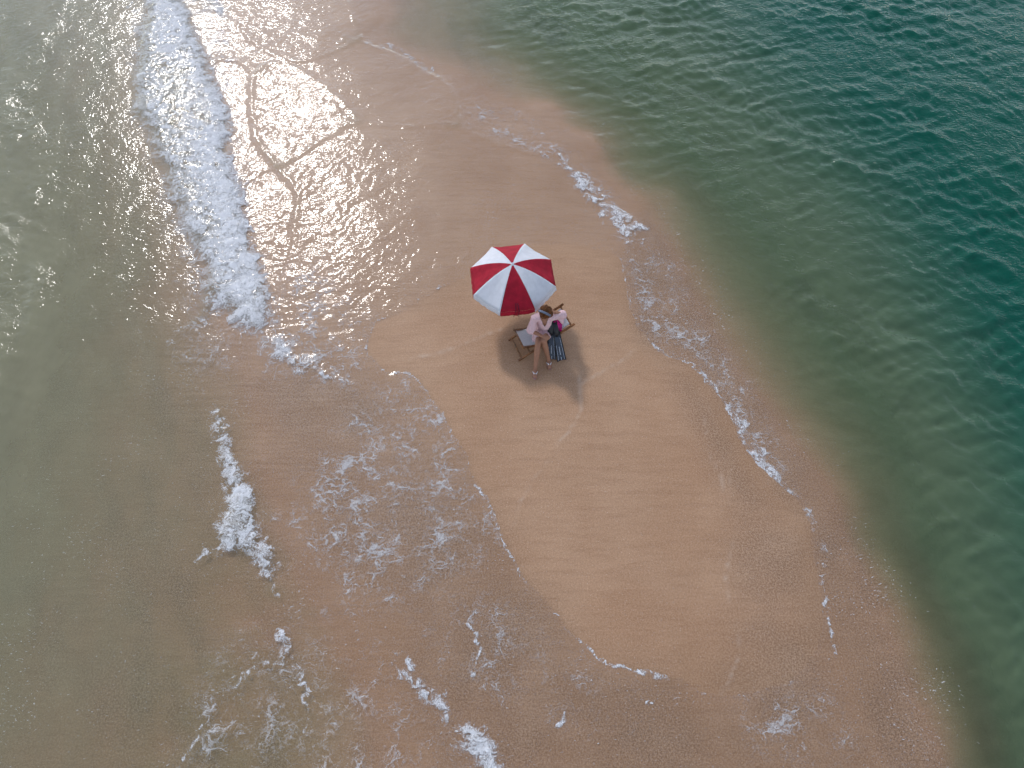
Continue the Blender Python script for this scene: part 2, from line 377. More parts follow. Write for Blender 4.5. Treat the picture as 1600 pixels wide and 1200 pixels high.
def sea_material(foamy):
    t = NT('foamy_water' if foamy else 'sea_water', '2D')
    p = t.pos(); d = t.attr('depth'); fo = t.attr('foam'); la = t.attr('lace'); ch = t.attr('chop')
    dd = t.math('MAXIMUM', t.math('SUBTRACT', d, 0.03), 0.0)
    # silty cloudiness drifting in the water
    silt = t.noise(t.mapping(p, rot=(0, 0, R(35)), scale=(1, 0.6, 1)), 1.3, 5, 0.65)
    de = t.math('MULTIPLY', dd, t.math('MULTIPLY_ADD', silt, 1.0, 0.5))
    mk = t.attr('murk')
    dx = t.math('MULTIPLY', de, t.math('MULTIPLY_ADD', mk, -0.45, 1.0))
    def ext(k): return t.math('EXPONENT', t.math('MULTIPLY', dx, -k))
    cc = t.n('ShaderNodeCombineColor')
    t.put(cc.inputs[0], ext(1.55)); t.put(cc.inputs[1], ext(0.36)); t.put(cc.inputs[2], ext(0.85))
    tr = t.n('ShaderNodeBsdfTransparent'); t.put(tr.inputs[0], cc.outputs[0])
    body = t.n('ShaderNodeBsdfDiffuse')
    t.put(body.inputs[0], t.mix(t.math('MULTIPLY', mk, 0.8), t.mix(t.ss(d, 0.35, 2.1), t.mix(t.ss(d, 0.05, 0.6), rgb(0.28, 0.245, 0.145), rgb(0.14, 0.18, 0.095)), rgb(0.0015, 0.082, 0.053)), rgb(0.35, 0.32, 0.20)))
    scat = t.math('SUBTRACT', 1.0, t.math('EXPONENT', t.math('MULTIPLY', de, t.math('MULTIPLY_ADD', mk, -1.8, -1.6))))
    water = t.mixsh(scat, tr.outputs[0], body.outputs[0])
    # ripples too small for the mesh
    wp = t.vmath('ADD', p, t.vmath('SCALE', t.noise(p, 1.7, 2, 0.5, True), scale=0.35))
    r1 = t.noise(t.mapping(wp, rot=(0, 0, R(-24)), scale=(1, 2.0, 1)), 8.5, 2, 0.5)
    r2 = t.noise(wp, 20, 1, 0.5)
    hh = t.math('ADD', r1, t.math('MULTIPLY', r2, 0.28))
    nrm = t.bump(hh, ch, 0.035)
    gl = t.n('ShaderNodeBsdfGlossy'); gl.inputs['Roughness'].default_value = 0.085
    gl.inputs['Color'].default_value = rgb(1, 1, 1)
    t.put(gl.inputs['Normal'], nrm)
    dp = t.n('ShaderNodeVectorMath', operation='DOT_PRODUCT')
    t.put(dp.inputs[0], nrm); t.put(dp.inputs[1], t.n('ShaderNodeNewGeometry').outputs['Incoming'])
    one = t.math('SUBTRACT', 1.0, t.math('ABSOLUTE', dp.outputs['Value']), clamp=True)
    fres = t.math('MULTIPLY_ADD', t.math('POWER', one, 5.0), 0.98, 0.02)      # the same from above and below: sunlight reaches the bed
    water = t.mixsh(fres, water, gl.outputs[0])
    fd = t.n('ShaderNodeBsdfDiffuse'); fd.inputs[0].default_value = rgb(0.90, 0.89, 0.90)
    fk = t.noise(t.mapping(wp, rot=(0, 0, R(-32)), scale=(1, 2.3, 1)), 17, 3, 0.65)
    fk2 = t.noise(p, 1.3, 3, 0.6)
    flv = t.math('MULTIPLY', t.attr('fleck'), t.ss(fk2, 0.34, 0.66, 0.25, 1.0))
    fla = t.math('MULTIPLY', t.ss(t.math('ADD', fk, t.math('MULTIPLY', flv, 0.11)), 0.725, 0.80), t.math('MULTIPLY', t.ss(flv, 0.0, 0.35), 0.5))
    if not foamy: return t.done(t.mixsh(fla, water, fd.outputs[0]))
    # foam: dense surf and loose lace
    w1 = t.vmath('ADD', p, t.vmath('SCALE', t.vmath('SUBTRACT', t.noise(p, 2.6, 3, 0.6, True), (0.5, 0.5, 0.5)), scale=0.8))
    w2 = t.vmath('ADD', w1, t.vmath('SCALE', t.vmath('SUBTRACT', t.noise(p, 12, 2, 0.6, True), (0.5, 0.5, 0.5)), scale=0.15))
    n1 = t.noise(t.mapping(w1, rot=(0, 0, R(25)), scale=(1, 1.8, 1)), 2.4, 5, 0.64)
    n2 = t.noise(w2, 13, 4, 0.65)
    nn = t.math('ADD', t.math('MULTIPLY', n1, 0.62), t.math('MULTIPLY', n2, 0.38))
    def ridge(v, k): return t.math('SUBTRACT', 1.0, t.math('MULTIPLY', t.math('ABSOLUTE', t.math('SUBTRACT', v, 0.5)), k), clamp=True)
    rg = t.math('MAXIMUM', ridge(t.noise(w1, 6.5, 3, 0.55), 12.0), t.math('MULTIPLY', ridge(t.noise(w2, 15, 3, 0.6), 9.0), 0.85))
    f0 = t.math('ADD', fo, t.math('MULTIPLY', t.math('SUBTRACT', nn, 0.5), 3.2))
    cover = t.ss(f0, 0.42, 0.86)
    thick = t.math('ADD', t.math('MULTIPLY', rg, 0.62), t.ss(f0, 0.6, 1.5, 0.2, 0.88), clamp=True)
    dense = t.math('MULTIPLY', cover, thick)
    bub = rg
    ld = t.vmath('ADD', p, t.vmath('SCALE', t.vmath('SUBTRACT', t.noise(p, 2.3, 3, 0.6, True), (0.5, 0.5, 0.5)), scale=0.38))
    e1 = t.voro(t.mapping(ld, rot=(0, 0, R(-35)), scale=(1, 2.5, 1)), 1.7)
    e2 = t.voro(t.mapping(ld, rot=(0, 0, R(-30)), scale=(1, 2.1, 1)), 3.4)
    lo_ = t.noise(ld, 2.2, 4, 0.65)
    big = t.math('ADD', lo_, t.math('MULTIPLY', la, 0.33))
    wd = t.math('MULTIPLY', t.math('SUBTRACT', big, 0.655), 0.58)
    l1 = t.ss(t.math('SUBTRACT', e1, wd), -0.085, 0.01, 1.0, 0.0)
    l2 = t.ss(t.math('SUBTRACT', e2, t.math('MULTIPLY', t.math('SUBTRACT', wd, 0.01), 1.2)), -0.06, 0.01, 0.75, 0.0)
    lace = t.math('MULTIPLY', t.math('MAXIMUM', l1, l2), t.ss(n2, 0.28, 0.58, 0.16, 0.56))
    e3 = t.voro(t.mapping(w2, rot=(0, 0, R(-32)), scale=(1, 2.0, 1)), 4.2)
    net = t.math('MULTIPLY', t.ss(e3, 0.0, 0.11, 1.0, 0.0), t.math('MULTIPLY', la, t.ss(lo_, 0.36, 0.58, 0.05, 0.5)))
    lace = t.math('MAXIMUM', lace, net)
    al = t.math('MAXIMUM', fla, t.math('MULTIPLY', dense, 0.97))
    al = t.math('MAXIMUM', al, t.math('MULTIPLY', lace, t.ss(la, 0.02, 0.3)), clamp=True)
    fh = t.math('ADD', t.math('MULTIPLY', nn, 1.0), t.math('MULTIPLY', bub, 0.35))
    t.put(fd.inputs['Normal'], t.bump(fh, 0.6, 0.06))
    return t.done(t.mixsh(al, water, fd.outputs[0]))

M_SAND = sand_material()
M_SEA = sea_material(False)
M_SURF = sea_material(True)

# ------------------------------------------------------------------ sand and sea sheets
def stretch(core, lo, hi, n):
    a = core[0] - np.cumsum(np.geomspace(0.08, (lo), n)); b = core[-1] + np.cumsum(np.geomspace(0.08, (hi), n))
    return np.concatenate([a[::-1], core, b])
_ys = [-1.0]
while _ys[-1] < 20.5:
    _ys.append(_ys[-1] + 0.023 + 0.0014 * max(0, _ys[-1]))
YS = stretch(np.array(_ys), 700, 700, 42)
XS = stretch(np.arange(-14.6, 14.6, 0.031), 700, 700, 42)

X, Y, nx, ny = grid(XS[::2], YS[::2])
ZS = sand_height(X, Y)
wx = X + 0.10 * fbm(X * 1.3, Y * 1.3, 41, 3); wy = Y + 0.10 * fbm(X * 1.3, Y * 1.3, 45, 3)
dry = sdf(wx, wy, DRY)
coarse = np.maximum(sstep(-0.7, 0.9, sdf(X + .5 * fbm(X * .8, Y * .8, 241, 3), Y, COARSE)), 0.8 * sstep(-0.5, 0.5, sdf(X, Y, COARSE2)))
rib = sstep(-.15, .35, fbm(X * 1.3 + .5 * Y, Y * .45, 231, 4))
coarse = np.maximum(coarse, 0.95 * sstep(-.3, .25, sdf(X, Y, COARSE3)))
coarse = np.maximum(coarse, (0.25 + 0.75 * rib) * sstep(0.05, -0.1, ZS) * (X < 0))
coarse *= 0.55 + 0.45 * sstep(-0.3, 0.3, fbm(X * .7, Y * .7, 51, 3))
mark = np.zeros_like(X)
for pl in MARK:
    d, s = line_field(wx, wy, pl, 0.4)
    mark = np.maximum(mark, np.exp(-(d / 0.018) ** 2) * sstep(-.45, .35, fbm(X * 1.5, Y * 1.5, 57, 3)))
weed = sstep(0.12, 0.45, fbm(X * .55 + 3, Y * .4, 61, 4)) * sstep(-0.35, -0.7, ZS) * sstep(-2.0, -1.0, ZS) * 0.75 * (X > 0)
weed = np.maximum(weed, 0.16 * sstep(0.15, 0.5, fbm(X * .8 + 9, Y * .5, 66, 4)) * sstep(-0.12, -0.25, ZS) * (X < 0))
sand = mesh_np('sand_spit', np.stack([X, Y, ZS], 1), quads(nx, ny), M_SAND,
               dict(wet=np.where((X + 0.35 * (Y - 4) < 1.6) & (Y < 8), 0.65 * sstep(0.03, -0.03, dry) + 0.35 * sstep(0.7, -0.3, dry), sstep(1.0, -0.7, dry)), coarse=coarse, mark=mark, weed=weed))
sand['kind'] = 'structure'
sand['label'] = 'narrow spit of wet beige sand between two seas'

X, Y, nx, ny = grid(XS, YS)
ZS = sand_height(X, Y)
n1 = fbm(X * 1.3, Y * 1.3, 41, 3); n2 = fbm(X * 1.3, Y * 1.3, 45, 3)
wx = X + 0.10 * n1; wy = Y + 0.10 * n2
n3 = fbm(X * 5, Y * 5, 71, 3); n4 = fbm(X * 5, Y * 5, 75, 3)
vx = wx + 0.07 * n3 + 0.16 * fbm(X * 2.6, Y * 2.6, 171, 2); vy = wy + 0.07 * n4 + 0.16 * fbm(X * 2.6, Y * 2.6, 175, 2)
inner = (np.abs(X) < 16) & (Y > -3) & (Y < 24)
depth0 = -ZS
# --- chop: many short crested wavelets
def waves(x, y, comps, seed):
    rs = np.random.RandomState(seed); h = np.zeros_like(x)
    for lam, amp, ang, sp, n in comps:
        for k in range(n):
            a = R(ang + rs.uniform(-sp, sp)); l = lam * rs.uniform(0.75, 1.35)
            kx, ky = math.cos(a) * 2 * math.pi / l, math.sin(a) * 2 * math.pi / l
            h += amp / math.sqrt(n) * np.sin(kx * x + ky * y + rs.uniform(0, 6.28))
    return h
qx = X + 0.25 * fbm(X * .5, Y * .5, 81, 2); qy = Y + 0.25 * fbm(X * .5, Y * .5, 85, 2)
core = (np.abs(X) < 40) & (Y > -30) & (Y < 60)
hr = np.zeros_like(X); hl = np.zeros_like(X)
hr[core] = waves(qx[core], qy[core], [(2.6, .009, 62, 30, 8), (1.2, .009, 70, 40, 12), (0.6, .0095, 75, 45, 14), (0.32, .0062, 70, 60, 16), (0.2, .0022, 70, 60, 12)], 5)
hl[core] = waves(qx[core], qy[core], [(2.4, .008, 10, 25, 6), (1.1, .0085, 25, 40, 10), (0.55, .0055, 55, 55, 12), (0.28, .0028, 70, 60, 12)], 9)
hr = hr + 9 * hr * np.abs(hr) ; hl = hl + 6 * hl * np.abs(hl)
ar = 0.45 + 0.55 * sstep(0.2, 1.4, depth0); al_ = 0.12 + 0.9 * sstep(0.05, 0.4, depth0)
gust = 0.5 + 0.95 * sstep(-.3, .3, fbm(X * .18, Y * .25, 91, 3))
side = sstep(-1, 1, X + 3 - 0.25 * (Y - 10))
gl_ = 0.26 + 0.85 * sstep(-.05, .40, fbm(X * .42 + 4, Y * .30, 95, 3)) * sstep(2.5, 6.5, Y) + 0.2 * sstep(-.1, .3, fbm(X * .5, Y * .5, 97, 2))
W = (gust * hr * ar * side + gl_ * hl * al_ * (1 - side)) * sstep(-0.12, 0.10, depth0)
# --- surf foam cover
foam = np.zeros_like(X); lace = np.zeros_like(X)
def addfoam(poly, soft, gain, inside=0.25):
    global foam
    s = sdf(vx, vy, poly)
    foam = np.maximum(foam, gain * sstep(-soft, inside, s))
addfoam(FOAM1, .36, 1.0, .36)
dfr, _ = line_field(vx, vy, chaikin(FRONT1, 1), 2.0)
foam *= 1.15 - 0.42 * sstep(0.2, 1.4, dfr)
addfoam(FOAM1B, .2, .78, .3); addfoam(FOAM2, .18, .95, .18); addfoam(FOAM2B, .1, .55, .1)
addfoam(FOAM3, .10, .62, .10); addfoam(FOAM4, .13, .9, .12); addfoam(FOAM5, .16, .92, .16)
addfoam(FOAMR1, .10, .72, .18); addfoam(FOAMR2, .07, .74, .08); addfoam(FOAMR3, .06, .6, .06); addfoam(FOAMT1, .1, .7, .1); addfoam(FOAMT2, .08, .42, .08)
foam *= 1 - 0.22 * sstep(-.15, .35, sdf(wx, wy, HOLE1))
for poly, g, soft in ((LACE1, .84, .75), (LACE2, .75, .6), (LACE3, .8, .4), (LACE4, .7, .4), (LACE5, .6, .9), (LACE6, .6, .5), (LACE7, .8, .4), (LACE8, .45, .6), (LACE9, .9, .4)):
    lace = np.maximum(lace, g * sstep(-soft, soft, sdf(wx, wy, poly)))
lace *= 0.86 + 0.45 * fbm(X * .8, Y * .8, 191, 3)
lace = np.clip(lace, 0, 1)
edge = np.zeros_like(X)
for pl in EDGE:
    d, s = line_field(vx, vy, pl, 0.4)
    edge = np.maximum(edge, np.exp(-(d / 0.04) ** 2))
brk = sstep(-.35, .3, fbm(X * 1.1, Y * 1.1, 95, 3))
foam = np.maximum(foam, edge * (0.45 + 0.45 * brk))
dry = sdf(wx, wy, DRY)
leftside = sstep(2.2, 1.2, X + 0.35 * (Y - 4)) * sstep(8.2, 7.2, Y)
foam = np.maximum(foam, np.exp(-((dry + 0.035) / 0.028) ** 2) * (0.36 + 0.55 * brk) * (0.42 + 0.62 * leftside))
# --- water level: open sea, or a thin sheet of swash over the sand
dry = sdf(wx, wy, DRY)
film = np.where(dry > 0, -np.minimum(0.03, dry * 0.35), np.minimum(0.010, np.maximum(-dry, 0) * 0.09))
bore = np.zeros_like(X)
for i, pl in enumerate(BORE):
    d, s = line_field(wx + .05 * n3, wy + .05 * n4, pl, 1.6)
    a = 0.022 if i < 7 else 0.009
    sd = d * s
    bore = bore + a * np.exp(-(d / 0.06) ** 2) + (a * 0.7 * np.exp(-d / 0.6) * (sd > 0) * sstep(0, 0.08, sd))
swash_r = waves(qx, qy, [(0.42, .0035, 108, 14, 6), (0.2, .0016, 112, 22, 8)], 13) if False else np.zeros_like(X)
m = inner & (ZS > -0.15) & (ZS < 0.3)
swash_r[m] = waves(qx[m] + .1 * n3[m] + .45 * n1[m], qy[m] + .45 * n2[m], [(0.60, .0022, 112, 25, 5), (0.27, .0027, 116, 32, 10), (0.17, .0015, 112, 42, 10)], 13)
rip = 0.28 + 0.72 * sstep(1.5, -1.5, X + 0.1 * (Y - 9)) * sstep(6.0, 8.5, Y)
swash_r *= rip
sheet = ZS + film + (bore + swash_r * sstep(0, 0.6, -dry)) * (dry < 0)
ZW = np.maximum(W + 0.012 * (side < 2), sheet)
lift = np.zeros_like(X)
for poly, hgt in ((FOAM1, .075), (FOAM2, .07), (FOAM4, .035), (FOAM5, .05), (FOAMR1, .03), (FOAMR2, .022), (FOAM1B, .03)):
    lift = np.maximum(lift, hgt * sstep(-.05, .35, sdf(wx, wy, poly)))
ZW = ZW + np.where(dry > 0.05, 0, lift + foam * (0.014 * n3 + 0.014 * fbm(X * 11, Y * 11, 99, 2)) * sstep(.2, .7, foam))
depth = ZW - ZS
chop = 0.11 + 0.10 * rip + 0.40 * sstep(0.03, 0.6, depth) * (side + (1 - side) * np.clip(gl_, 0.25, 1.2))
V = np.stack([X, Y, ZW], 1); F = quads(nx, ny)
alive = (depth[F].max(1) > -0.012)
isf = foam[F].mean(1) > 0.34
bl = np.zeros_like(X)
for pl in BORE:
    d, s_ = line_field(wx + .05 * n3, wy + .05 * n4, pl, .5)
    bl = np.maximum(bl, np.exp(-((d - .04) / 0.09) ** 2))
fleck = sstep(0.0, -0.12, dry) * sstep(0.35, 0.08, depth) * (0.45 + 0.5 * sstep(-.3, .4, fbm(X * .45, Y * .45, 211, 3)))
fleck = np.maximum(fleck, 0.8 * bl * (0.4 + 0.6 * brk)); fleck = np.maximum(fleck, 0.9 * lace)
fleck *= inner
att = dict(murk=1 - side, fleck=fleck, depth=depth, foam=foam, lace=lace, chop=chop)
fs = F[alive & ~isf]
sea = mesh_np('sea_water', V, fs, M_SEA, att)
sea.data.materials.append(M_SURF)
sea.data.polygons.foreach_set('material_index', ((foam + lace)[fs].max(1) > 0.01).astype(np.int32))
sea['kind'] = 'structure'; sea['label'] = 'green sea and thin swash washing over the sand spit'
surf = mesh_np('surf_foam', V, F[alive & isf], M_SURF, att)
surf['kind'] = 'stuff'; surf['label'] = 'white surf foam breaking along both shores of the spit'; surf['category'] = 'foam'

def ground(x, y): return float(sand_height(np.array([float(x)]), np.array([float(y)]))[0])

# ------------------------------------------------------------------ object helpers
def plain(name, col, rough=0.6, spec=0.4, var=0.12, scale=30, bump=0.0, trans=0.0, stretch=(1, 1, 1), metal=0.0):
    t = NT(name)
    p = t.mapping(t.n('ShaderNodeTexCoord').outputs['Object'], scale=stretch)
    n = t.noise(p, scale, 4, 0.6)
    lo = tuple(c * (1 - var * 2) for c in col) + (1,); hi = tuple(min(1, c * (1 + var)) for c in col) + (1,)
    cc = t.mix(t.ss(n, 0.3, 0.7), lo, hi)
    b = t.n('ShaderNodeBsdfPrincipled')
    t.put(b.inputs['Base Color'], cc)
    b.inputs['Roughness'].default_value = rough; b.inputs['Specular IOR Level'].default_value = spec; b.inputs['Metallic'].default_value = metal
    if bump: t.put(b.inputs['Normal'], t.bump(n, bump, 0.01))
    sh = b.outputs[0]
    if trans:
        tl = t.n('ShaderNodeBsdfTranslucent'); t.put(tl.inputs[0], cc)
        sh = t.mixsh(trans, sh, tl.outputs[0])
    return t.done(sh)

M_RED = plain('red_canopy_cloth', (0.44, 0.012, 0.034), 0.75, 0.25, 0.10, 9, 0.15, 0.18)
M_WHITE = plain('white_canopy_cloth', (0.80, 0.80, 0.84), 0.75, 0.25, 0.03, 9, 0.15, 0.18)
M_STRAP = plain('dark_red_strap', (0.16, 0.012, 0.03), 0.8, 0.2)
M_POLE = plain('white_metal_pole', (0.75, 0.75, 0.75), 0.35, 0.5, 0.04)
M_STEEL = plain('steel', (0.55, 0.55, 0.56), 0.35, 0.5, 0.05, metal=0.8)
M_WOOD = plain('oiled_wood', (0.27, 0.115, 0.042), 0.5, 0.4, 0.3, 14, 0.2, stretch=(1, 1, 1))
M_SLING = plain('white_canvas', (0.74, 0.73, 0.73), 0.85, 0.2, 0.04, 60, 0.2, 0.1)
M_SKIN = plain('skin', (0.37, 0.175, 0.105), 0.55, 0.35, 0.05, 25)
M_LIP = plain('lips', (0.38, 0.12, 0.10), 0.5, 0.3)
M_HAIR = plain('auburn_hair', (0.13, 0.045, 0.012), 0.6, 0.2, 0.35, 45, 0.5, stretch=(1, 1, 0.2))
M_BAND = plain('grey_headband', (0.17, 0.19, 0.25), 0.8, 0.2, 0.15, 60)
M_DRESS = plain('pale_pink_cotton', (0.74, 0.50, 0.52), 0.85, 0.15, 0.07, 40, 0.35)
M_TRIM = plain('pink_trim', (0.66, 0.36, 0.40), 0.85, 0.15)
M_RUBBER = plain('black_rubber', (0.012, 0.013, 0.018), 0.45, 0.4, 0.2)
M_BLADE = plain('navy_fin_blade', (0.022, 0.034, 0.062), 0.4, 0.45, 0.2, 20)
M_STRIPE = plain('pale_stripe', (0.55, 0.58, 0.68), 0.5, 0.4, 0.1)
M_PINK = plain('bright_pink_cloth', (0.72, 0.015, 0.25), 0.6, 0.3, 0.15, 25, 0.4)
M_SOLE = plain('dusty_pink_sole', (0.36, 0.20, 0.20), 0.6, 0.3)
M_FLIP = plain('silver_white_strap', (0.78, 0.74, 0.74), 0.35, 0.5, 0.05)

def empty(name, loc, label=None, cat=None):
    o = bpy.data.objects.new(name, None); o.empty_display_size = 0.2
    o.location = loc; C.objects.link(o)
    if label: o['label'] = label; o['category'] = cat
    return o

def wloc(o):
    v = Vector((0, 0, 0))
    while o is not None: v += o.location; o = o.parent
    return v

def part(name, V, F, mat, parent, smooth=True):
    """mesh from world-space vertices, parented without moving it"""
    base = wloc(parent)
    me = bpy.data.meshes.new(name)
    me.from_pydata([tuple(Vector(v) - base) for v in V], [], F)
    bm = bmesh.new(); bm.from_mesh(me); bmesh.ops.recalc_face_normals(bm, faces=bm.faces); bm.to_mesh(me); bm.free()
    me.polygons.foreach_set('use_smooth', [smooth] * len(me.polygons))
    me.materials.append(mat)
    o = bpy.data.objects.new(name, me); C.objects.link(o); o.parent = parent
    return o

def tube(pts, radii, seg=10, flat=1.0, up=None, cap=True):
    """closed tapered tube through points; flat squashes the section along its second axis"""
    pts = [Vector(p) for p in pts]
    if not isinstance(radii, (list, tuple)): radii = [radii] * len(pts)
    V, F = [], []
    ref = Vector(up) if up else None
    for i, p in enumerate(pts):
        t = (pts[min(i + 1, len(pts) - 1)] - pts[max(i - 1, 0)]).normalized()
        u = ref if ref is not None and abs(ref.normalized().dot(t)) < 0.97 else (Vector((0, 0, 1)) if abs(t.z) < 0.9 else Vector((1, 0, 0)))
        a = t.cross(u).normalized(); b = t.cross(a).normalized()
        for k in range(seg):
            th = 2 * math.pi * k / seg
            V.append(p + (a * math.cos(th) + b * math.sin(th) * flat) * radii[i])
    n = len(pts)
    for i in range(n - 1):
        for k in range(seg):
            F.append((i * seg + k, i * seg + (k + 1) % seg, (i + 1) * seg + (k + 1) % seg, (i + 1) * seg + k))
    if cap:
        F.append(tuple(range(seg))[::-1]); F.append(tuple(range((n - 1) * seg, n * seg)))
    return V, F

def ball(c, r, seg=14, rings=10, M=None):
    V, F = [], []
    r = Vector(r) if hasattr(r, '__len__') else Vector((r, r, r))
    for i in range(rings + 1):
        ph = math.pi * i / rings
        for k in range(seg):
            th = 2 * math.pi * k / seg
            v = Vector((math.sin(ph) * math.cos(th) * r.x, math.sin(ph) * math.sin(th) * r.y, math.cos(ph) * r.z))
            if M is not None: v = M @ v
            V.append(Vector(c) + v)
    for i in range(rings):
        for k in range(seg):
            F.append((i * seg + k, i * seg + (k + 1) % seg, (i + 1) * seg + (k + 1) % seg, (i + 1) * seg + k))
    return V, F

def bar(a, b, w, h, up=(0, 0, 1)):
    a, b = Vector(a), Vector(b); t = (b - a).normalized()
    s = t.cross(Vector(up)).normalized(); u = s.cross(t).normalized()
    V, F = [], []
    c = 0.2
    prof = [(-1, -1 + c), (-1 + c, -1), (1 - c, -1), (1, -1 + c), (1, 1 - c), (1 - c, 1), (-1 + c, 1), (-1, 1 - c)]
    for p in (a, b):
        for (i, j) in prof: V.append(p + s * i * w / 2 + u * j * h / 2)
    for k in range(8): F.append((k, (k + 1) % 8, 8 + (k + 1) % 8, 8 + k))
    F.append(tuple(range(8))[::-1]); F.append(tuple(range(8, 16)))
    return V, F

def join(*parts):
    V, F = [], []
    for v, f in parts:
        o = len(V); V += list(v); F += [tuple(i + o for i in q) for q in f]
    return V, F

def fused(name, geo, mat, parent, voxel=0.006, smooth=6, carve=None):
    """one continuous skin from overlapping closed volumes (voxel remesh, baked)"""
    o = part(name, geo[0], geo[1], mat, parent)
    m = o.modifiers.new('remesh', 'REMESH'); m.mode = 'VOXEL'; m.voxel_size = voxel; m.use_smooth_shade = True
    s = o.modifiers.new('smooth', 'SMOOTH'); s.iterations = smooth; s.factor = 0.5
    dg = bpy.context.evaluated_depsgraph_get()
    me = bpy.data.meshes.new_from_object(o.evaluated_get(dg))
    o.modifiers.clear(); old = o.data; o.data = me; bpy.data.meshes.remove(old)
    me.name = name
    if not me.materials: me.materials.append(mat)
    if carve:
        base = wloc(parent)
        bm = bmesh.new(); bm.from_mesh(me)
        dead = [v for v in bm.verts if carve(v.co + base)]
        bmesh.ops.delete(bm, geom=dead, context='VERTS'); bm.to_mesh(me); bm.free()
    me.polygons.foreach_set('use_smooth', [True] * len(me.polygons))
    return o

# ------------------------------------------------------------------ beach umbrella
UX, UY = 0.03, 8.01
UG = ground(UX, UY)
RIM_Z, RISE, RAD, A0 = UG + 0.95, 0.36, 0.795, R(-16)
umb = empty('beach_umbrella', (UX, UY, UG), 'red and white striped beach umbrella planted in wet sand', 'umbrella')
umb.rotation_euler = (R(1), R(-1), 0)
part('pole', *tube([(UX, UY, UG - 0.25), (UX, UY, RIM_Z + RISE + 0.02)], 0.016, 12), M_POLE, umb)
def canopy_pt(u, s, k):
    """u 0..1 across panel k, s 0..1 from crown to rim"""
    a0 = A0 + k * math.pi / 4; a1 = a0 + math.pi / 4; am = (a0 + a1) / 2
    p0 = Vector((math.cos(a0), math.sin(a0), 0)); p1 = Vector((math.cos(a1), math.sin(a1), 0))
    p = p0.lerp(p1, u) * RAD * s
    rr = math.hypot(p.x, p.y) / RAD
    z = RISE * (1 - s ** 1.75)
    z -= 0.030 * math.sin(math.pi * u) * math.sin(math.pi * min(1, s * 0.62)) * s    # cloth slack between the ribs
    z += 0.005 * math.sin(9 * u + 5 * k) * s * s + 0.003 * math.sin(23 * u + 7 * s + 3 * k) * s * math.sin(math.pi * u)
    return Vector((UX + p.x, UY + p.y, RIM_Z + z))
NU, NS = 14, 16
for k in range(8):
    V, F = [], []
    for j in range(NS + 1):
        for i in range(NU + 1): V.append(canopy_pt(i / NU, max(0.02, j / NS), k))
    for j in range(NS):
        for i in range(NU):
            a = j * (NU + 1) + i; F.append((a, a + 1, a + NU + 2, a + NU + 1))
    mt = M_RED if k % 2 == 0 else M_WHITE
    pn = part('canopy_panel', V, F, mt, umb)
    pn['label'] = ('red' if k % 2 == 0 else 'white') + ' cloth panel of the canopy'
    md = pn.modifiers.new('thickness', 'SOLIDIFY'); md.thickness = 0.002
    V, F = [], []
    for j in range(5):
        for i in range(25):
            u = i / 24
            q = canopy_pt(u, 1.0, k); o_ = Vector((q.x - UX, q.y - UY, 0)).normalized()
            rf = 0.004 * math.sin(u * 31 + 2.1 * k) + 0.003 * math.sin(u * 57 + k)
            hem = 0.005 * math.sin(u * 19 + 3 * k)
            V.append(q + o_ * (0.003 + 0.012 * j / 4 + rf * (j / 4)) + Vector((0, 0, -(0.10 + hem) * j / 4 - 0.001)))
    for j in range(4):
        for i in range(24):
            a = j * 25 + i; F.append((a, a + 1, a + 26, a + 25))
    va = part('valance', V, F, mt, pn)
    md = va.modifiers.new('thickness', 'SOLIDIFY'); md.thickness = 0.002
    rp = [canopy_pt(0, s / 8, k) + Vector((0, 0, -0.008)) for s in range(0, 9)]
    rb = part('rib', *tube(rp, 0.005, 6), M_STEEL, umb)
    mid = canopy_pt(0, 0.5, k) + Vector((0, 0, -0.012))
    part('stretcher', *tube([(UX, UY, RIM_Z - 0.08), mid], 0.004, 6), M_STEEL, rb)
part('finial', *join(tube([(UX, UY, RIM_Z + RISE - 0.015), (UX, UY, RIM_Z + RISE + 0.012), (UX, UY, RIM_Z + RISE + 0.03)], [0.03, 0.028, 0.012], 12)), M_WHITE, umb)
part('runner', *tube([(UX, UY, RIM_Z - 0.11), (UX, UY, RIM_Z - 0.06)], 0.028, 12), M_POLE, umb)
for sgn in (-1, 1):
    base = canopy_pt(0.5 + 0.03 * sgn, 0.86, 6)
    e1 = canopy_pt(0.5 + 0.05 * sgn, 1.0, 6)
    pts = [base + Vector((0, 0, 0.012)), e1 + Vector((0, -0.02, 0.01)), e1 + Vector((-0.02, -0.03, -0.06)), e1 + Vector((-0.03 + 0.01 * sgn, -0.025, -0.125))]
    part('tie_strap', *tube(pts, 0.009, 6, 0.4), M_STRAP, umb)

# ------------------------------------------------------------------ deck chair
G = ground(0.55, 7.0)
def P(x, y, z): return Vector((x, y, z + G))
chair = empty('deck_chair', (0.52, 7.05, G), 'low wooden folding deck chair with white canvas sling', 'chair')
ax = Vector((0.918, 0.397, 0)); wv = Vector((-0.391, 0.920, 0))
An0, An1 = P(0.14, 6.80, 0.03), P(1.092, 7.21, 0.55)
wA = wv * 0.475
wB = wv * 0.405
Bn0 = P(0.196, 6.845, 0.34) + wv * 0.02
Bn1 = Bn0 + ax * 0.80 + Vector((0, 0, -0.31))
for off in (Vector((0, 0, 0)), wA):
    part('long_rail', *bar(An0 + off - (An1 - An0) * 0.02, An1 + off + (An1 - An0) * 0.03, 0.030, 0.044), M_WOOD, chair, False)
for off in (Vector((0, 0, 0)), wB):
    part('seat_rail', *bar(Bn0 + off, Bn1 + off, 0.028, 0.040), M_WOOD, chair, False)
def on(a, b, t): return a + (b - a) * t
